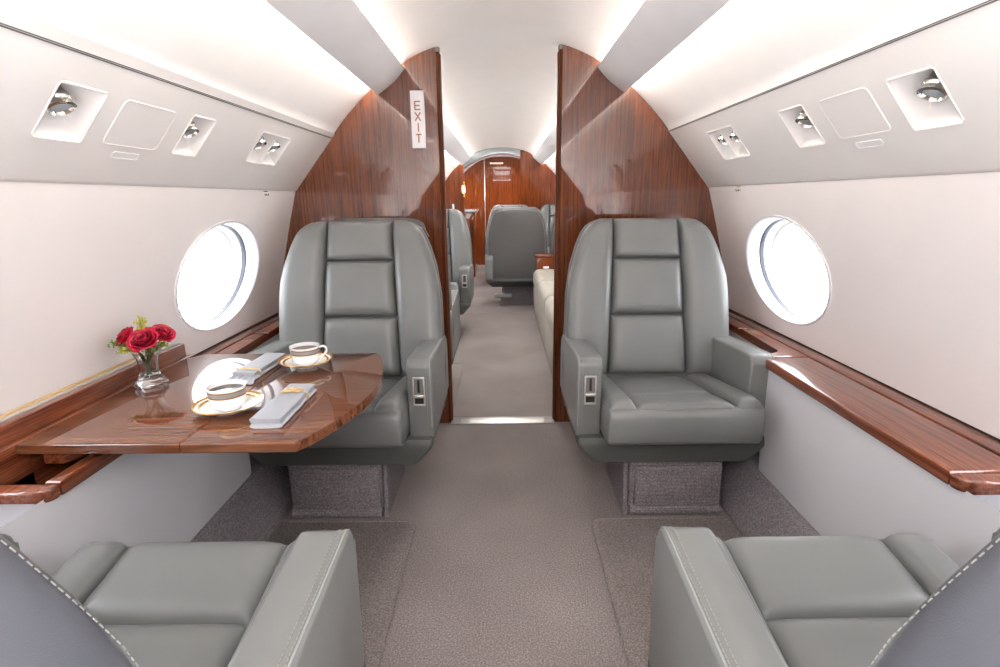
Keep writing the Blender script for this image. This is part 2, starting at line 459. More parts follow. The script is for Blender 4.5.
    addgrid(bm, [[(sg*x, y, z) for x, z in ((.825, 0), (.829, .02), (.845, .05), (.905, .155), (.915, .170), (.925, .176), (1.05, .176))] for y in (YN, YP-.005)])
    addgrid(bm, [[(sg*x, y, z) for x, z in ((.90, 0), (.905, .02), (.98, .155), (1.0, .17), (1.05, .176))] for y in (YP+.05, YB)])
    struct(finish(bm, 'baseboard_'+side, 'carpet_dark', ang=60))
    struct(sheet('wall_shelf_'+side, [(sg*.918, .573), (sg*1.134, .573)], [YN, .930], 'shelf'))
    # latch hanging under the service panel
    t = empty('coat_hook', (sg*.985, 2.275, 1.187)); tag(t, 'tiny chrome hook under the %s service panel above the oval window' % side, 'hook')
    box('mounting_plate', -.006, .006, -.020, .020, -.004, .002, 'chrome', t, .001)
    for yy in (-.012, .010):
        tube('prong', [(0, yy, -.003), (0, yy, -.014), (-sg*.008, yy, -.018), (-sg*.012, yy, -.012)], .003, 'chrome', t, 8)
    # cove lights
    for (a, b, w) in ((YN+.01, YP-.01, 'near cabin'), (YP+.05, YB-.01, 'cabin beyond the doorway')):
        for (x, z, ww) in ((.474, 1.712, 'inner'), (.548, 1.648, 'outer')):
            o = box('cove_light', -.006, .006, 0, b-a, -.003, .003, 'led', None, loc=(sg*x, a, z))
            tag(o, 'warm strip light hidden in the %s %s ceiling cove of the %s' % (side, ww, w), 'light', 'ceiling cove lights')

struct(box('wall_back', -1.2, 1.2, YN-.03, YN, 0, 1.9, 'wood_far'))
struct(box('wall_front', -1.2, 1.2, YE-.1, YE, 0, 1.9, 'wood_far'))
tube('door_seam', [(-.30, YE-.102, .02), (-.30, YE-.102, 1.8)], .008, 'alu', bpy.data.objects['wall_front'], 8)

# ------------------------------------------------------------------ bulkheads
def bulk(xin, xo=1.16, r=0):
    p = [(xin, 0), (xin, vz(xin)-.001)]
    for x in rngs(xin, .445, 6)[1:]: p.append((x, vz(x)-.0005))
    p += [(.445, 1.73), (.55, 1.67), (.60, 1.625), (.70, 1.53), (.772, 1.452), (.975, 1.2), (.99, 1.185)]
    for z in (1.1, 1.0, .9, .8, .7, .6, .5): p.append((wx(z)+.004, z))
    p += [(1.14, .3), (1.14, 0)]
    return p
for sg, xin in ((-1, .292), (1, .276)):
    side = 'left' if sg < 0 else 'right'
    b = struct(prism('wall_partition_'+side, [(sg*x, z) for x, z in bulk(xin)], 'y', YP, YP+.04, 'wood_up', ang=30))
    # door jamb
    j = struct(empty('door_jamb_'+side)); j.name = 'trim_jamb_'+side
    zt = vz(xin)-.003
    e0 = xin-.014
    box('jamb_wood', min(sg*e0, sg*xin), max(sg*e0, sg*xin), YP+.004, YP+.075, 0, zt-.01, 'wood_matte', j, .003)
    box('jamb_strip', min(sg*(e0-.005), sg*e0), max(sg*(e0-.005), sg*e0), YP+.02, YP+.055, .0, zt-.02, 'wood_matte', j)
    box('track_end', min(sg*(e0-.004), sg*(xin)), max(sg*(e0-.004), sg*xin), YP-.004, YP+.03, zt-.016, zt+.002, 'groove', j, .002)
s = empty('door_sill', (0, YP+.01, 0)); tag(s, 'bright metal threshold strip across the doorway floor', 'threshold')
box('sill_plate', -.280, .264, -.03, .05, 0, .006, 'alu', s, .002)
for x in (-.235, .215):
    for yy in (-.012, .022):
        lathe('screw', [(0, .0078), (.004, .0072), (.0045, .006)], 'groove', s, 12).location = (x, yy, 0)
# EXIT sign on left bulkhead
s = empty('exit_sign', (-.3815, YP, 1.378)); tag(s, 'tall narrow white EXIT sign on the left wooden bulkhead by the doorway', 'sign')
box('sign_plate', -.032, .032, -.010, -.001, -.002, .246, 'sign', s, .004)
bm = bmesh.new()
def stroke(x0, z0, x1, z1, w=.0058):
    d = Vector((x1-x0, z1-z0)); L = d.length; d.normalize(); n = Vector((-d.y, d.x))*w/2
    e = d*(w*.3); a = Vector((x0, z0))-e; b = Vector((x1, z1))+e
    q = [a+n, b+n, b-n, a-n]
    addprism(bm, [(p.x, p.y) for p in q], 'y', -.0115, -.0098)
W = .0115
def seg(z, lst):
    for a in lst: stroke(a[0]*W, z+a[1]*.017, a[2]*W, z+a[3]*.017)
seg(.182, [(-1, -1, -1, 1), (-1, 1, 1, 1), (-1, 0, .7, 0), (-1, -1, 1, -1)])
seg(.135, [(-1, -1, 1, 1), (-1, 1, 1, -1)])
seg(.088, [(0, -1, 0, 1)])
seg(.041, [(-1, 1, 1, 1), (0, -1, 0, 1)])
finish(bm, 'lettering', 'copper', s, smooth=False)
# far bulkhead: opening from -0.545 to 0.26
for sg, xin in ((-1, .545), (1, .26)):
    side = 'left' if sg < 0 else 'right'
    if xin > .5: pts = [(xin, 0), (xin, 1.66), (.60, 1.625), (.70, 1.53), (.772, 1.452), (.975, 1.2), (1.14, .6), (1.14, 0)]
    else: pts = bulk(xin)
    struct(prism('wall_far_'+side, [(sg*x, z) for x, z in pts], 'y', YB, YB+.05, 'wood_far', ang=30))
hd = [(x, 1.765-.66*x*x) for x in rngs(-.545, .26, 20)]
tp = [(x, min(vz(x), 1.84) if abs(x) < .45 else 1.74-(abs(x)-.45)*.9) for x in rngs(.26, -.545, 20)]
tn += 1; struct(prism('trim_%d' % tn, hd+tp, 'y', YB-.02, YB+.25, 'header', ang=30))

# ------------------------------------------------------------------ carpet panels
def rr2(x0, x1, y0, y1, r, which):
    pts = []
    for i, (cx, cy, st) in enumerate(((x1-r, y1-r, 0), (x0+r, y1-r, 90), (x0+r, y0+r, 180), (x1-r, y0+r, 270))):
        if i in which:
            for k in range(7): a = math.radians(st+15*k); pts.append((cx+r*math.cos(a), cy+r*math.sin(a)))
        else: pts.append(((x1, y1), (x0, y1), (x0, y0), (x1, y0))[i])
    return pts
for (nm, x0, x1, y0, y1, w) in (('l', -.82, -.325, -.6, 1.71, (0,)), ('r', .312, .82, -.6, 1.715, (1,)), ('far', -.88, -.285, 2.72, 3.62, (0, 3))):
    t = empty('carpet_panel', ((x0+x1)/2, (y0+y1)/2, 0))
    tag(t, {'l': 'bound carpet panel on the floor under the left table seats', 'r': 'bound carpet panel on the floor in front of the right far chair', 'far': 'bound carpet floor panel on the left beyond the doorway'}[nm], 'carpet', 'bound carpet floor panels')
    off = ((x0+x1)/2, (y0+y1)/2)
    pts = [(a-off[0], b-off[1]) for a, b in rr2(x0, x1, y0, y1, .045, w)]
    prism('pile', pts, 'z', .0005, .006, 'carpet', t, bev=.003)
    tube('binding', [(a, b, .006) for a, b in pts], .0035, 'carpet', t, 6, closed=True)

# ------------------------------------------------------------------ armchair (faces -Y, aisle arm on side s)
def hw(z):
    tb = [(.25, .335), (.45, .345), (.6, .338), (.75, .332), (.83, .324), (.87, .313), (.91, .301), (.95, .287), (1.0, .265), (1.03, .243), (1.05, .212), (1.062, .17)]
    if z <= tb[0][0]: return tb[0][1]
    for (a, b), (c, d) in zip(tb, tb[1:]):
        if z <= c: return b+(d-b)*(z-a)/(c-a)
    return tb[-1][1]
DY = 0
def ym(z): return .378+DY+.20*(z-.42)+(.10 if z > .8 else 0)*(z-.8)
def make_chair(s, dy=0):
    global DY
    DY = dy
    r = empty('armchair')
    V = Vector
    # rear shell
    bm = bmesh.new(); rows = []
    for z in [.28, .34, .45, .6, .75, .87, .95, 1.0, 1.03, 1.047, 1.056, 1.060]:
        full_th = .078 if dy else .045
        h = hw(z)+(.004 if dy else .003); th = full_th if z < 1 else full_th*math.sqrt(max(.05, 1-((z-1)/.0625)**2)); y0 = ym(z)+(.017 if dy else .050)
        row = []
        for k in range(44):
            a = 2*PI*k/44; c, sn = math.cos(a), math.sin(a)
            row.append(V((h*math.copysign(abs(c)**(2/(12 if dy else 7)), c), y0+th*math.copysign(abs(sn)**(2/3.2), sn), z)))
        rows.append(row)
    g = addgrid(bm, rows, closew=True); bm.faces.new(g[0][::-1]); bm.faces.new(g[-1])
    finish(bm, 'back_shell', 'leather_near' if dy else 'leather_back', r, ang=70)
    # rear border stitching and piping
    pth = [(-(hw(z)-.035), ym(z)+.0965, z) for z in rngs(.34, 1.0, 16)]
    tp = [(-(hw(1.0)-.035)*(1-t), ym(1.03)+.094, 1.0+.032*math.sin(t*PI/2)**.6) for t in rngs(0, 1, 8)[1:]]
    half = pth+tp; full = half+[(-x, y, z) for x, y, z in half[::-1][1:]]
    sd = -.040 if dy else .022; se = .0095 if dy else .0035
    sx_ = lambda z: (hw(z)+.004)*.963+.0006 if dy else hw(z)+.0035
    sidep = [(-sx_(z), ym(z)+sd, z) for z in rngs(.36, 1.0, 18)]+[(-(sx_(z)-.002), ym(z)+sd+.006, z+.0005) for z in (1.02, 1.04, 1.055)]
    stitch('side_stitching', sidep, r, .0045, .0028, .0006); stitch('side_stitching', [(-x, y, z) for x, y, z in sidep], r, .0045, .0028, .0006)
    fullp = [(x*1.035, y-.001, z*1.004) for x, y, z in full]
    tube('rear_piping', fullp, .0028, 'piping', r, 6)
    # centre pads
    cw = lambda z: .163-.030*(z-.43)/.63
    nrm = V((0, -1, .2)).normalized(); N = lambda u, w: nrm
    for nm, z0, z1 in (('backrest_pad', .425, .670), ('backrest_pad', .673, .898), ('backrest_pad', .901, 1.058)):
        def Pf(u, w, z0=z0, z1=z1):
            z = (z0+z1)/2+(z1-z0)/2*w; return V((u*cw(z), ym(z)+.004, z))
        pad(nm, Pf, N, .046, 'leather', r, 20, 18, 10, 9, .03)
    # side wings
    for q in (-1, 1):
        def Pw(u, w, q=q):
            z = .74+.32*w; a, b = cw(z)+.002, hw(z)+(-.014 if dy else .001)
            x = a+(b-a)*(u+1)/2 if q > 0 else -(b-(b-a)*(u+1)/2)
            e = (u if q > 0 else -u)
            yy = ym(z)+.002-.012*math.exp(-((z-.8)/.25)**2)*(e+1)/2 + (.03*((w-.8)/.2)**2 if w > .8 else 0)
            return V((x, yy, z))
        pad('side_wing', Pw, N, .054, 'leather', r, 16, 26, 5, 14, .012)
    # seat cushion: front nose, front pad, rear pad, two bolsters
    sz = lambda y: .478-.15*(y+.10)
    up = V((0, -.12, 1)).normalized(); NU = lambda u, w: up
    def Pp(y0, y1, x0, x1):
        return lambda u, w: V(((x0+x1)/2+(x1-x0)/2*u, (y0+y1)/2+(y1-y0)/2*w, sz((y0+y1)/2+(y1-y0)/2*w)-.022))
    pad('seat_pad', Pp(.048, .42, -.166, .166), NU, .032, 'leather', r, 20, 18, 10, 9, .03)
    pad('seat_pad', Pp(-.126, .052, -.166, .166), NU, .034, 'leather', r, 20, 18, 10, 9, .03)
    for q in (-1, 1):
        a, b = sorted((q*.164, q*.254))
        pad('seat_bolster', Pp(-.126, .42, a, b), NU, .050, 'leather', r, 14, 22, 4, 12, .03)
    bm = bmesh.new(); rows = []
    prof = [(.06, .438), (-.104, .474), (-.124, .473), (-.136, .462), (-.142, .445), (-.142, .40), (-.134, .36), (-.122, .345), (-.10, .338), (.3, .338), (.3, .42)]
    for x, k in [(-.256, .93), (-.254, .965), (-.249, .985), (-.24, 1), (-.16, 1.0), (0, 1.0), (.16, 1.0), (.24, 1), (.249, .985), (.254, .965), (.256, .93)]:
        cy, cz = 0, .41
        rows.append([(x, y*k if y < 0 else y, cz+(z-cz)*(k if k < 1 else 1)) for y, z in prof])
    g = addgrid(bm, rows, closew=True); bm.faces.new(g[0]); bm.faces.new(g[-1][::-1])
    finish(bm, 'seat_front', 'leather', r, ang=60)
    # arms
    for q in (-1, 1):
        pts = [(.54, .315), (.012, .315), (.004, .33)]
        for a in rngs(0, PI/2, 7): pts.append((.004+.036-.036*math.cos(a), .576+.034*math.sin(a)))
        pts += [(.48, .578), (.525, .55), (.54, .5)]
        x0, x1 = sorted((q*.257, q*.345))
        ar = prism('armrest', pts, 'x', x0, x1, 'leather', r, bev=.010, seg=3, ang=50)
        xo = q*(.345-.011)
        P2 = [(xo, .0030, z) for z in rngs(.36, .57, 6)]+[(xo, .040-.037*math.cos(a), .576+.035*math.sin(a)) for a in rngs(0, PI/2, 7)]+[(xo, .46, .5805)]
        stitch('stitching', P2, ar)
        stitch('stitching', [(x-q*.009, y, z+.0002) for x, y, z in P2], ar)
        P3 = [(q*.3385, y-.0002, z-.0008) for _, y, z in P2]
        tube('edge_highlight', P3, .0016, 'piping', ar, 6)  # pale tube paints the highlight along the arm bevel
        if q == s:
            xc = q*.298
            lp = empty('latch', (0, 0, 0)); lp.parent = r
            box('latch_plate', xc-.017, xc+.017, .0003, .003, .448, .543, 'groove', lp)
            bm = bmesh.new()
            addbox(bm, xc-.021, xc+.021, -.002, .006, .542, .548, .001); addbox(bm, xc-.021, xc+.021, -.002, .006, .442, .449, .001)
            addbox(bm, xc-.021, xc-.016, -.002, .006, .445, .545, .001); addbox(bm, xc+.016, xc+.021, -.002, .006, .445, .545, .001)
            addbox(bm, xc-.016, xc+.016, .0005, .004, .449, .542, 0)
            finish(bm, 'latch_frame', 'alu', lp)
            box('latch_slot', xc-.004, xc+.004, -.0012, .004, .492, .538, 'black', lp)
            box('latch_lever', xc-.016, xc+.016, -.008, .003, .474, .484, 'alu', lp, .003)
            box('latch_recess', xc-.015, xc+.015, -.0005, .003, .451, .470, 'black', lp)
    # skirt
    bm = bmesh.new()
    lv = [(.340, .005, .46, .325), (.342, -.012, .52, .318), (.342, -.018, .525, .300), (.338, -.018, .52, .285), (.285, -.008, .42, .222), (.278, 0, .41, .216)]
    def ringr(h, y0, y1, z, rr=.02):
        return [(x, y, z) for x, y in rr2(-h, h, y0, y1, rr, (0, 1, 2, 3))]
    g = addgrid(bm, [ringr(*l) for l in lv], closew=True); bm.faces.new(g[0]); bm.faces.new(g[-1])
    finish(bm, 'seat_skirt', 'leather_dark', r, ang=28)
    # carpeted pedestal
    k = -s*.028
    ped = box('pedestal', -.17+k, .17+k, .015, .34, 0, .218, 'carpet_dark', r, .006)
    box('kick_panel', -.15+k, .165+k, -.002, .02, .035, .196, 'carpet_dark', ped, .006)
    tube('kick_roll', [(-.165+k, .008, .018), (.168+k, .008, .018)], .019, 'carpet_dark', ped, 12)
    x0, x1 = sorted((k+s*.173, k+s*.190))
    prism('side_flap', [(.0, .0), (.33, .0), (.33, .21), (.03, .21)], 'x', x0, x1, 'carpet_dark', ped, .005)
    return r
chR = make_chair(-1); chR.location = (.600, 1.745, 0)
chL = make_chair(1); chL.location = (-.596, 1.745, 0)
G = 'grey leather club armchairs'
tag(chR, 'grey leather armchair facing us, right of the doorway, nothing in front of it', 'armchair', G)
tag(chL, 'grey leather armchair facing us, left of the doorway, behind the wooden table', 'armchair', G)
def place(src, x, y, rz, label, sc=1, z=0):
    c = copy_tree(src); c.location = (x, y, z); c.rotation_euler = (0, 0, rz); c.scale = (sc, 1, 1); c['label'] = label; return c
for (s_, x, lab) in ((-1, -.590, 'left'), (1, .590, 'right')):
    c = make_chair(s_, .055); c.location = (x, .800, .0065); c.rotation_euler = (0, 0, PI); c.scale = (.962, 1, 1)
    tag(c, 'grey leather armchair cropped in the bottom %s corner, its back to us' % lab, 'armchair', G)
place(chR, -.612, 3.20, PI, 'grey armchair just beyond the doorway on the left, mostly hidden by the partition', 1, .0065)
place(chL, -.612, 4.30, 0, 'grey armchair facing us beyond the doorway, against the left wall')
place(chL, .145, 6.12, PI, 'grey armchair seen from behind beside the aisle, in the far cabin', .96)
place(chR, .80, 6.12, PI, 'grey armchair seen from behind, beside the wall in the far cabin', .9)
place(chR, .12, 7.15, 0, 'farthest grey armchair beside the aisle, only its top showing over another chair')
place(chR, .79, 7.15, 0, 'farthest grey armchair by the wall, only its top showing over another chair', .92)

# ------------------------------------------------------------------ ledges
def ledge(sg, side):
    t = empty('side_ledge', (sg*1.0, 1.0, .60))
    tag(t, 'glossy reddish wooden ledge along the right wall under the oval window' if sg > 0 else 'glossy wooden ledge along the left wall behind the table', 'ledge')
    o = Vector((sg*1.0, 1.0, .60))
    def pl(name, pts, z0, z1, bev=.0, seg=4, mat='wood_ledge'):
        return prism(name, [(sg*a-o.x, b-o.y) for a, b in pts], 'z', z0-o.z, z1-o.z, mat, t, bev=bev, seg=seg, ang=35)
    cur = [(.912+.095*(1-math.cos(a))/2, 1.782+.075*a/PI) for a in rngs(0, PI, 10)]
    WX = wx(.6)-.001
    wallstrip = [(1.072, .97), (WX, .97), (WX, 2.595), (1.072, 2.595)]
    if sg > 0:
        pl('lid', [(.907, .975), (1.070, .975), (1.070, 1.775), (.907, 1.775)], .566, .600, .009)
        pl('ledge_nose', [(.907, .970), (.909, .956), (.918, .942), (.935, .933), (.96, .930), (WX, .928), (WX, .970)], .566, .600, .009)
    else:
        pl('ledge_edge', [(.907, .975), (.940, .975), (.940, 1.775), (.907, 1.775)], .562, .597, .008)
        pl('ledge_nose', [(.907, .970), (.909, .956), (.918, .942), (.935, .933), (.96, .930), (WX, .928), (WX, .970)], .562, .597, .010)
        pl('cavity', [(.940, .975), (1.07, .975), (1.07, 1.775), (.940, 1.775)], .50, .515, 0, mat='darkgap')  # dark slab fills the table slot with painted shade
    pl('wall_strip', wallstrip, .570, .6015, .003)
    pl('rear_ledge', [(.907, 1.779)]+[(x, y+.003) for x, y in cur[1:]]+[(1.007, 2.20), (1.070, 2.20), (1.070, 1.779)], .568, .600, .006)
    pl('rear_ledge', [(1.007, 2.203), (1.007, 2.595), (1.070, 2.595), (1.070, 2.203)], .568, .600, .006)
    pl('wall_gasket', [(WX-.001, .86), (WX+.006, .86), (WX+.006, 2.595), (WX-.001, 2.595)], .60, .606, 0, mat='darkgap')
    # pale apron strips under the narrow ledge
    pl('apron', [(1.026, 1.86), (1.05, 1.86), (1.05, 2.595), (1.022, 2.595)], .40, .569, .0, mat='lower')
ledge(1, 'right'); ledge(-1, 'left')
# table bin lid standing along the left wall
t = empty('table_bin_lid', (-1.07, 1.30, .60)); tag(t, 'long upright wooden lid board along the left wall behind the table', 'board')
box('upper_board', -.012, .012, -.42, .398, -.03, .092, 'wood_ledge', t, .003)
box('lower_board', .0125, .029, -.42, .405, -.03, .050, 'wood_ledge', t, .003)
box('top_strip', -.026, -.013, -.42, .39, -.03, .094, 'alu', t, .002)
box('back_strip', -.036, -.027, -.42, .38, -.03, .098, 'ring', t, .002)

# ------------------------------------------------------------------ table
TZ = .650
t = empty('folding_table', (-.70, 1.35, TZ)); tag(t, 'glossy brown wooden fold-out table set with coffee cups, roses and napkins', 'table')
o = Vector((-.70, 1.35))
def arcx(y):   # bulging aisle edge
    k = (y-1.03)/(1.712-1.03); return -.447+.018*k+.088*math.sin(PI*min(1, max(0, k)))**.8
in_ = [(-1.040, 1.034), (-.6905, 1.032), (-.6905, 1.712), (-1.0, 1.712), (-1.040, 1.66)]
out = [(-.6885, 1.032)]+[(arcx(y), y) for y in rngs(1.032, 1.712, 22)]+[(-.6885, 1.712)]
for nm, pts in (('inner_leaf', in_), ('outer_leaf', out)):
    prism(nm, [(a-o.x, b-o.y) for a, b in pts], 'z', -.024, 0, 'wood_table', t, bev=.004, seg=3, ang=35)
prism('support_arm', [(-.30, -.30), (-.26, -.30), (.02, .18), (-.02, .18)], 'z', -.055, -.026, 'wood_ledge', t, bev=.004)
prism('support_arm', [(-.345, -.28), (-.33, -.30), (-.33, .30), (-.345, .30)], 'z', -.13, -.026, 'wood_ledge', t, bev=.002)

# ------------------------------------------------------------------ table setting
def saucer(loc, label):
    t = empty('saucer', loc)
    tag(t, label, 'saucer', 'coffee saucers on the table')
    pr = [(0, .004), (.028, .004), (.031, .0), (.034, .0), (.036, .005), (.060, .011), (.082, .0195), (.0835, .0205), (.083, .0218), (.060, .0145), (.038, .0085), (.032, .0065), (0, .0065)]
    lathe('dish', pr, 'porcelain', t, 56)
    lathe('gold_rim', [(.0775, .0202), (.0842, .0230), (.0846, .0212), (.083, .0200)], 'gold', t, 56)
    lathe('gold_band', [(.0655, .0166), (.072, .0186), (.072, .0182), (.0655, .0160)], 'gold', t, 56)
    t.scale = (.94, .94, 1)
    return t
def cup(loc, rz, label):
    t = empty('coffee_cup', loc, rz)
    tag(t, label, 'cup', 'coffee cups on the table')
    pr = [(0, .004), (.024, .003), (.027, 0), (.029, .001), (.030, .004), (.038, .007), (.0430, .013), (.0452, .024), (.0465, .04), (.0485, .0565), (.0492, .058), (.0478, .058), (.0455, .04), (.0435, .024), (.038, .014), (0, .009)]
    lathe('bowl', pr, 'porcelain', t, 48)
    def at(z): return .0465+(.0485-.0465)*(z-.04)/.0165
    def bnd(nm, z0, z1, mt, e=.0006): lathe(nm, [(at(z0)+e, z0), (at(z1)+e, z1), (at(z1)-.0003, z1), (at(z0)-.0003, z0)], mt, t, 48, closed=True)
    bnd('grey_band', .0385, .0490, 'band', .0004)
    bnd('gold_band', .0490, .0515, 'gold'); bnd('gold_band', .0350, .0385, 'gold', .0007)
    bm = bmesh.new(); bm.faces.new([bm.verts.new((.0458*math.cos(a), .0458*math.sin(a), .047)) for a in rngs(0, 2*PI, 40)[:-1]])
    finish(bm, 'coffee', 'coffee', t)
    hp = [(.046, 0, .050), (.056, 0, .054), (.066, 0, .052), (.071, 0, .043), (.068, 0, .033), (.058, 0, .024), (.045, 0, .021)]
    # smooth the handle
    for _ in range(2):
        q = [hp[0]]
        for a, b in zip(hp, hp[1:]):
            q += [tuple(a[i]*.75+b[i]*.25 for i in range(3)), tuple(a[i]*.25+b[i]*.75 for i in range(3))]
        hp = q+[hp[-1]]
    tube('handle', hp, .0033, 'porcelain', t, 8)
    t.scale = (.91, .91, 1)
    return t
saucer((-.673, 1.214, TZ), 'gold rimmed white saucer under the nearer coffee cup')
cup((-.673, 1.214, TZ+.0068), math.radians(155), 'nearer white coffee cup with gold and grey band, beside the vase')
saucer((-.612, 1.570, TZ), 'gold rimmed white saucer under the farther coffee cup')
cup((-.612, 1.570, TZ+.0068), math.radians(12), 'farther white coffee cup with gold and grey band, near the armchair')

def napkin(loc, rz, label, fold):
    t = empty('folded_napkin', loc, rz); tag(t, label, 'napkin', 'rolled grey napkins on the table')
    L, W2 = .235, .036
    def lay(nm, w, z0, z1, y0, y1, mt, dx=0, parent=t):
        bm = bmesh.new(); rows = []
        n = 20; h = (z1-z0)
        for j, y in enumerate(rngs(y0, y1, 14)):
            row = []
            pinch = 1-.06*math.exp(-((y-.155)/.02)**2) if fold else 1
            for k in range(n):
                a = 2*PI*k/n; c, s_ = math.cos(a), math.sin(a)
                wob = .0008*math.sin(y*60+k)
                row.append((dx+w*pinch*math.copysign(abs(c)**.35, c), y, (z0+z1)/2+(h/2+wob)*math.copysign(abs(s_)**.6, s_)))
            rows.append(row)
        g = addgrid(bm, rows, closew=True); bm.faces.new(g[0]); bm.faces.new(g[-1][::-1])
        return finish(bm, nm, mt, parent, ang=60)
    lay('lower_fold', W2, .0005, .010, 0, L, 'napkin_in')
    lay('middle_fold', W2*.93, .0095, .017, .004, L-.006, 'napkin', -.002)
    lay('top_fold', W2*.97, .0165, .024, .001, L-.003, 'napkin', -.001)
    if fold:
        bm = bmesh.new()
        for q in (-1, 1):
            addtube(bm, [(q*.022*math.sin(a)**1*1, .168+.011*math.sin(2*a)*1, .027+.004*math.sin(a)) for a in rngs(0, PI, 14)], .0035, 8)
        tube('bow_loop', [(0.020*math.cos(a), .168+.010*math.sin(2*a), .029) for a in rngs(0, 2*PI, 28)[:-1]], .0036, 'ring', t, 8, closed=True)
        bm.free()
        lathe('bow_knot', [(0, .036), (.004, .035), (.006, .031), (.005, .026), (0, .024)], 'ring', t, 16).location = (0, .168, 0)
        tube('napkin_ring', [(W2*1.03*math.copysign(abs(math.cos(a))**.4, math.cos(a)), .168, .013+.0125*math.copysign(abs(math.sin(a))**.6, math.sin(a))) for a in rngs(0, 2*PI, 28)[:-1]], .0022, 'ring', t, 6, closed=True)
    else:
        bm = bmesh.new()
        for i, (dx, dz) in enumerate(((-.018, .006), (.0, .009), (.018, .006))):
            rows = []
            for y in rngs(-.045, .02, 8):
                k = (y+.045)/.065
                rows.append([(dx*(1.5-.5*k)+x*.016*(1.4-.6*k), y, .003+dz*k+abs(math.sin(x*2+i))*.010*(.3+k*.7)) for x in rngs(-1, 1, 8)])
            addgrid(bm, rows)
        o2 = finish(bm, 'loose_corner', 'napkin_in', t)
        md = o2.modifiers.new('s', 'SOLIDIFY'); md.thickness = .0018
        tube('napkin_ring', [(W2*1.03*math.copysign(abs(math.cos(a))**.4, math.cos(a)), .035, .013+.0125*math.copysign(abs(math.sin(a))**.6, math.sin(a))) for a in rngs(0, 2*PI, 28)[:-1]], .0026, 'ring', t, 6, closed=True)
    return t
napkin((-.537, 1.105, TZ), math.radians(0), 'nearer folded grey napkin with a gold bow ring, before the near cup', True)
nk = napkin((-.742, 1.435, TZ), math.radians(-3), 'farther folded grey napkin with loose corners, beside the far saucer', False); nk.scale = (.95, .86, 1)

# vase and flowers
vx, vy = -.984, 1.402
t = empty('glass_vase', (vx, vy, TZ)); tag(t, 'clear cut glass vase with pinched waist holding roses', 'vase')
flu = lambda a: 1+.015*math.cos(12*a)
lathe('vase_body', [(0, .0005), (.040, .0005), (.045, .006), (.045, .012), (.036, .022), (.028, .032), (.0255, .046), (.026, .064), (.030, .084), (.038, .100), (.046, .112), (.0475, .1135), (.045, .1125), (.036, .099), (.0275, .084), (.0235, .064), (.0230, .046), (.0235, .034), (.018, .028), (0, .026)], 'glass', t, 72, sx=flu, ang=30); t.scale = (.9, .9, 1)
def rose(loc, R, tilt, seed, label):
    rnd = random.Random(seed)
    t = empty('rose', loc); tag(t, label, 'rose', 'red roses in the vase'); t.rotation_euler = tilt
    for layer, (n, r0, h, flare, mt) in enumerate(((3, .18, .92, .05, 'rose_in'), (3, .34, .95, .12, 'rose'), (4, .52, .92, .24, 'rose_in'), (5, .70, .84, .40, 'rose'), (5, .84, .70, .62, 'rose'))):
        for k in range(n):
            ph = 2*PI*k/n+layer*.7+rnd.uniform(-.12, .12); wd = 1.35*PI/n if n > 3 else 1.5*PI/n*1.1
            bm = bmesh.new(); rows = []
            hh = h*rnd.uniform(.93, 1.05)
            for i in range(9):
                v = i/8
                prof = math.sin(min(1, v*1.5)*PI/2)
                rad = R*(r0*prof*(1-.12*math.sin(v*PI)) + flare*max(0, v-.62)**1.5*1.9)
                z = R*(hh*v*1.25-.08*max(0, v-.85)*flare*14*.35)
                row = []
                for j in range(9):
                    u = -1+2*j/8
                    wv = wd*(math.sin(min(1, .25+v*1.3)*PI/2))
                    edge = 1-.10*(abs(u)**3)*v
                    a = ph+u*wv
                    rr_ = rad*(1+.06*u*u*v+.035*math.sin(5*u+seed+k)*v)
                    row.append((rr_*math.cos(a), rr_*math.sin(a), z*edge - R*.13*abs(u)**3*v))
                rows.append(row)
            addgrid(bm, rows)
            p = finish(bm, 'petal', mt, t, ang=180)
            md = p.modifiers.new('s', 'SOLIDIFY'); md.thickness = .0009
    lathe('sepal', [(0, -.006), (.006, -.004), (R*.34, .004), (R*.42, R*.22), (R*.36, R*.2), (0, 0)], 'stem', t, 12)
    # stem reaching down into the vase
    iv = t.matrix_basis.inverted()
    a = Vector((loc[0], loc[1], loc[2])); b = Vector((vx+(vx-loc[0])*.15, vy+(vy-loc[1])*.2, TZ+.03)); mid = Vector((vx+(loc[0]-vx)*.3, vy+(loc[1]-vy)*.3, TZ+.085))
    ld = bpy.context.view_layer
    M4 = Matrix.Translation(Vector(loc)) @ t.rotation_euler.to_matrix().to_4x4(); iv = M4.inverted()
    tube('stem', [iv @ p for p in (a, a.lerp(mid, .5)+Vector((0, 0, -.006)), mid, mid.lerp(b, .5), b)], .0021, 'stem', t, 7)
rose((vx+.022, vy-.022, TZ+.122), .034, (math.radians(38), math.radians(6), 0), 3, 'largest red rose, front and centre of the glass vase')
rose((vx-.040, vy+.010, TZ+.128), .028, (math.radians(25), math.radians(-38), 0), 11, 'red rose leaning left in the glass vase')
rose((vx+.040, vy+.014, TZ+.134), .027, (math.radians(18), math.radians(40), 0), 19, 'red rose leaning right in the glass vase')
rose((vx+.000, vy+.034, TZ+.132), .023, (math.radians(-8), math.radians(0), 0), 23, 'small red rose half hidden behind the front rose')
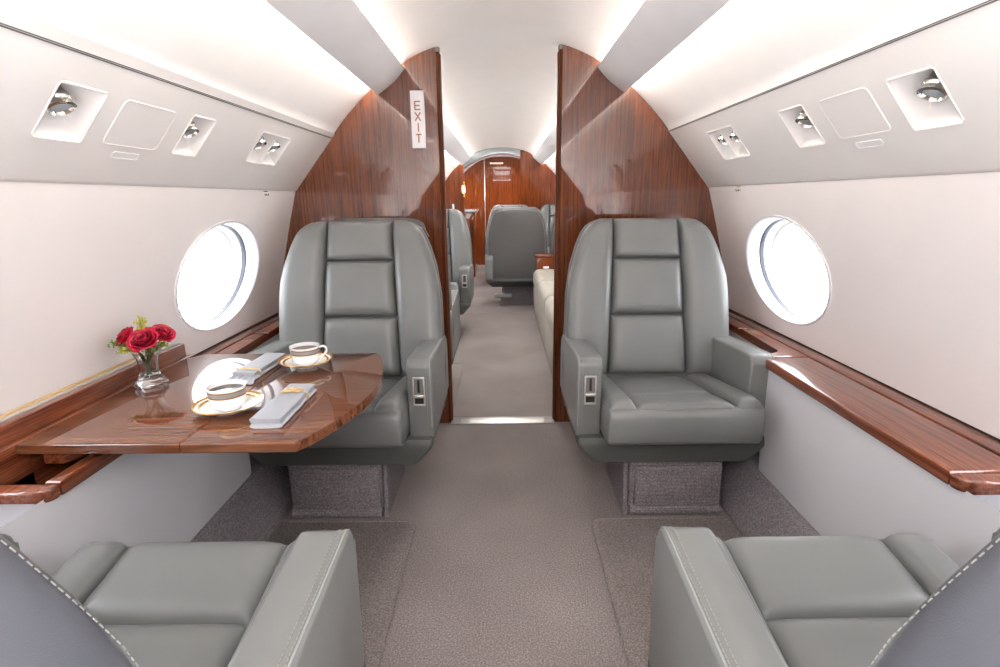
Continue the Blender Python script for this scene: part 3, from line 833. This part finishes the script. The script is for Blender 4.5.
def sprig(loc_top, seed, mt, label, n=26, spread=.012):
    rnd = random.Random(seed); base = Vector((vx, vy, TZ+.035)); top = Vector(loc_top)
    neck = Vector((vx+(top.x-vx)*.25, vy+(top.y-vy)*.25, TZ+.10))
    t = empty('greenery_sprig', (vx, vy, TZ+.03)); tag(t, label, 'greenery', 'greenery sprigs in the vase')
    o = Vector((vx, vy, TZ+.03))
    path = [base, base.lerp(neck, .5), neck, neck.lerp(top, .5)+Vector((0, 0, .004)), top]
    tube('stem', [p-o for p in path], .0012, 'stem', t, 6)
    bm = bmesh.new()
    for i in range(n):
        k = .35+.65*i/n; p = neck.lerp(top, k)-o
        d = Vector((rnd.uniform(-1, 1), rnd.uniform(-1, 1), rnd.uniform(-.3, 1))).normalized()
        L = spread*rnd.uniform(.6, 1.2); s_ = d.cross(Vector((.2, .3, 1))).normalized()*L*.28
        a = p; m = p+d*L*.5; e = p+d*L
        vs = [bm.verts.new(q) for q in (a, m+s_, e, m-s_)]; bm.faces.new(vs)
        bmesh.ops.create_icosphere(bm, subdivisions=1, radius=L*.17, matrix=Matrix.Translation(e))
    finish(bm, 'leaves', mt, t)
sprig((vx-.014, vy+.02, TZ+.182), 1, 'goldenrod', 'yellow green blossom sprig standing above the roses', 120, .013)
sprig((vx-.075, vy-.015, TZ+.125), 2, 'leaf', 'green sprig drooping left under the roses', 46, .016)
sprig((vx+.066, vy-.012, TZ+.120), 3, 'leaf', 'green sprig on the right under the roses', 46, .016)
sprig((vx-.045, vy-.035, TZ+.110), 4, 'goldenrod', 'light green sprig at the front left of the vase rim', 34, .013)
sprig((vx+.035, vy-.030, TZ+.112), 5, 'leaf', 'green sprig at the front right of the vase rim', 34, .013)

# ------------------------------------------------------------------ beyond the doorway
t = empty('divan', (.66, 4.2, 0)); tag(t, 'cream upholstered divan along the right side beyond the doorway', 'sofa')
box('divan_base', -.345, .29, -1.12, 1.10, .02, .30, 'sofa', t, .015)
for i in range(3):
    y0 = -1.12+.74*i
    ob = box('seat_cushion', -.36, .15, y0+.004, y0+.736, .28, .465, 'sofa', t, .06, 5)
    box('back_cushion', .10, .29, y0+.01, y0+.73, .44, .80, 'sofa', t, .05, 4)
t = empty('credenza', (.70, 5.42, 0)); tag(t, 'low wooden cabinet between the divan and the seats seen from behind', 'cabinet')
box('cabinet_body', -.36, .28, -.10, .09, 0, .57, 'wood_far', t, .004)
box('cabinet_top', -.375, .29, -.11, .10, .57, .60, 'wood_far', t, .008)
t = empty('galley_cabinet', (-.755, 8.4, 0)); tag(t, 'wooden galley cabinet with a grey top in the far left corner', 'cabinet')
box('cabinet_body', -.22, .34, -.42, .6, 0, .95, 'wood_far', t, .01)
box('countertop', -.23, .365, -.45, .62, .95, .985, 'counter', t, .012)
box('latch', .335, .350, -.30, -.26, .70, .76, 'chrome', t, .004)
t = empty('side_cabinet', (-.82, 7.2, 0)); tag(t, 'dark wooden side cabinet hidden behind the far left armchair', 'cabinet')
box('cabinet_body', -.15, .22, -.4, .5, 0, .90, 'wood_far', t, .01)
box('cabinet_top', -.16, .23, -.41, .51, .90, .925, 'counter', t, .008)
t = empty('table_lamp', (-.63, 7.0, .925)); tag(t, 'slim white candle lamp standing on the far left cabinet', 'lamp')
lathe('base', [(0, 0), (.03, 0), (.03, .008), (.012, .012), (0, .012)], 'chrome', t, 20)
lathe('shade', [(0, .012), (.011, .012), (.012, .05), (.0125, .15), (.010, .16), (0, .16)], 'lining', t, 20)
t = empty('wall_sconce', (-.55, YB-.012, 1.28)); tag(t, 'small glowing brass sconce at the edge of the far left bulkhead', 'lamp')
lathe('backplate', [(0, -.11), (.014, -.11), (.016, 0), (.014, .11), (0, .11)], 'gold', t, 14)
lathe('shade', [(0, -.06), (.018, -.05), (.022, 0), (.018, .05), (0, .06)], 'sconce', t, 16)
t = empty('footrest', (.00, 5.72, 0)); tag(t, 'small pale step under the rear of the far aisle chair', 'footrest')
box('step_plate', -.09, .09, -.03, .05, .10, .135, 'piping', t, .006)
box('step_support', -.03, .03, .0, .04, 0, .10, 'carpet_dark', t)

# ------------------------------------------------------------------ light
sc = bpy.context.scene
w = bpy.data.worlds.new('sky'); sc.world = w; w.use_nodes = True
bg = w.node_tree.nodes['Background']; bg.inputs[0].default_value = (.95, .975, 1, 1); bg.inputs[1].default_value = 5.5
def area(name, loc, rot, sx, sy, e, col=(1, .985, .975)):
    l = bpy.data.lights.new(name, 'AREA'); l.shape = 'RECTANGLE'; l.size = sx; l.size_y = sy; l.energy = e; l.color = col
    o = bpy.data.objects.new(name, l); COL.objects.link(o); o.location = loc; o.rotation_euler = rot; return o
area('ceiling_fill', (0, -.75, 1.78), (0, 0, 0), .7, 1.2, 14)  # unseen soft fill added overhead behind the camera
area('ceiling_fill', (0, 4.2, 1.80), (0, 0, 0), .4, 2.4, 12)  # more fills added above the view in the cabin beyond
area('ceiling_fill', (0, 6.9, 1.80), (0, 0, 0), .4, 1.4, 7)
area('ceiling_fill', (-.1, 8.7, 1.78), (0, 0, 0), .25, .5, 5, (1, .85, .7))  # warm fill added over the galley, no fixture there
area('upward_fill', (0, -1.3, .75), (math.radians(145), 0, 0), 1.2, .7, 36)  # added bounce fill behind the camera, aimed up at the ceiling

# ------------------------------------------------------------------ camera
cd = bpy.data.cameras.new('camera'); cam = bpy.data.objects.new('camera', cd); COL.objects.link(cam)
cd.sensor_width = 36; cd.lens = 530/1000*36; cd.clip_start = .02
cd.shift_x = -.0035
th = math.atan(135/530)
cam.location = (0, 0, 1.147)
cam.matrix_world = Matrix.Translation((0, 0, 1.147)) @ Matrix.Rotation(PI/2-th, 4, 'X') @ Matrix.Rotation(math.radians(-.55), 4, 'Z')
sc.camera = cam
sc.view_settings.view_transform = 'Standard'; sc.view_settings.exposure = .87
sc.cycles.max_bounces = 12; sc.cycles.diffuse_bounces = 6; sc.cycles.caustics_reflective = False; sc.cycles.caustics_refractive = False
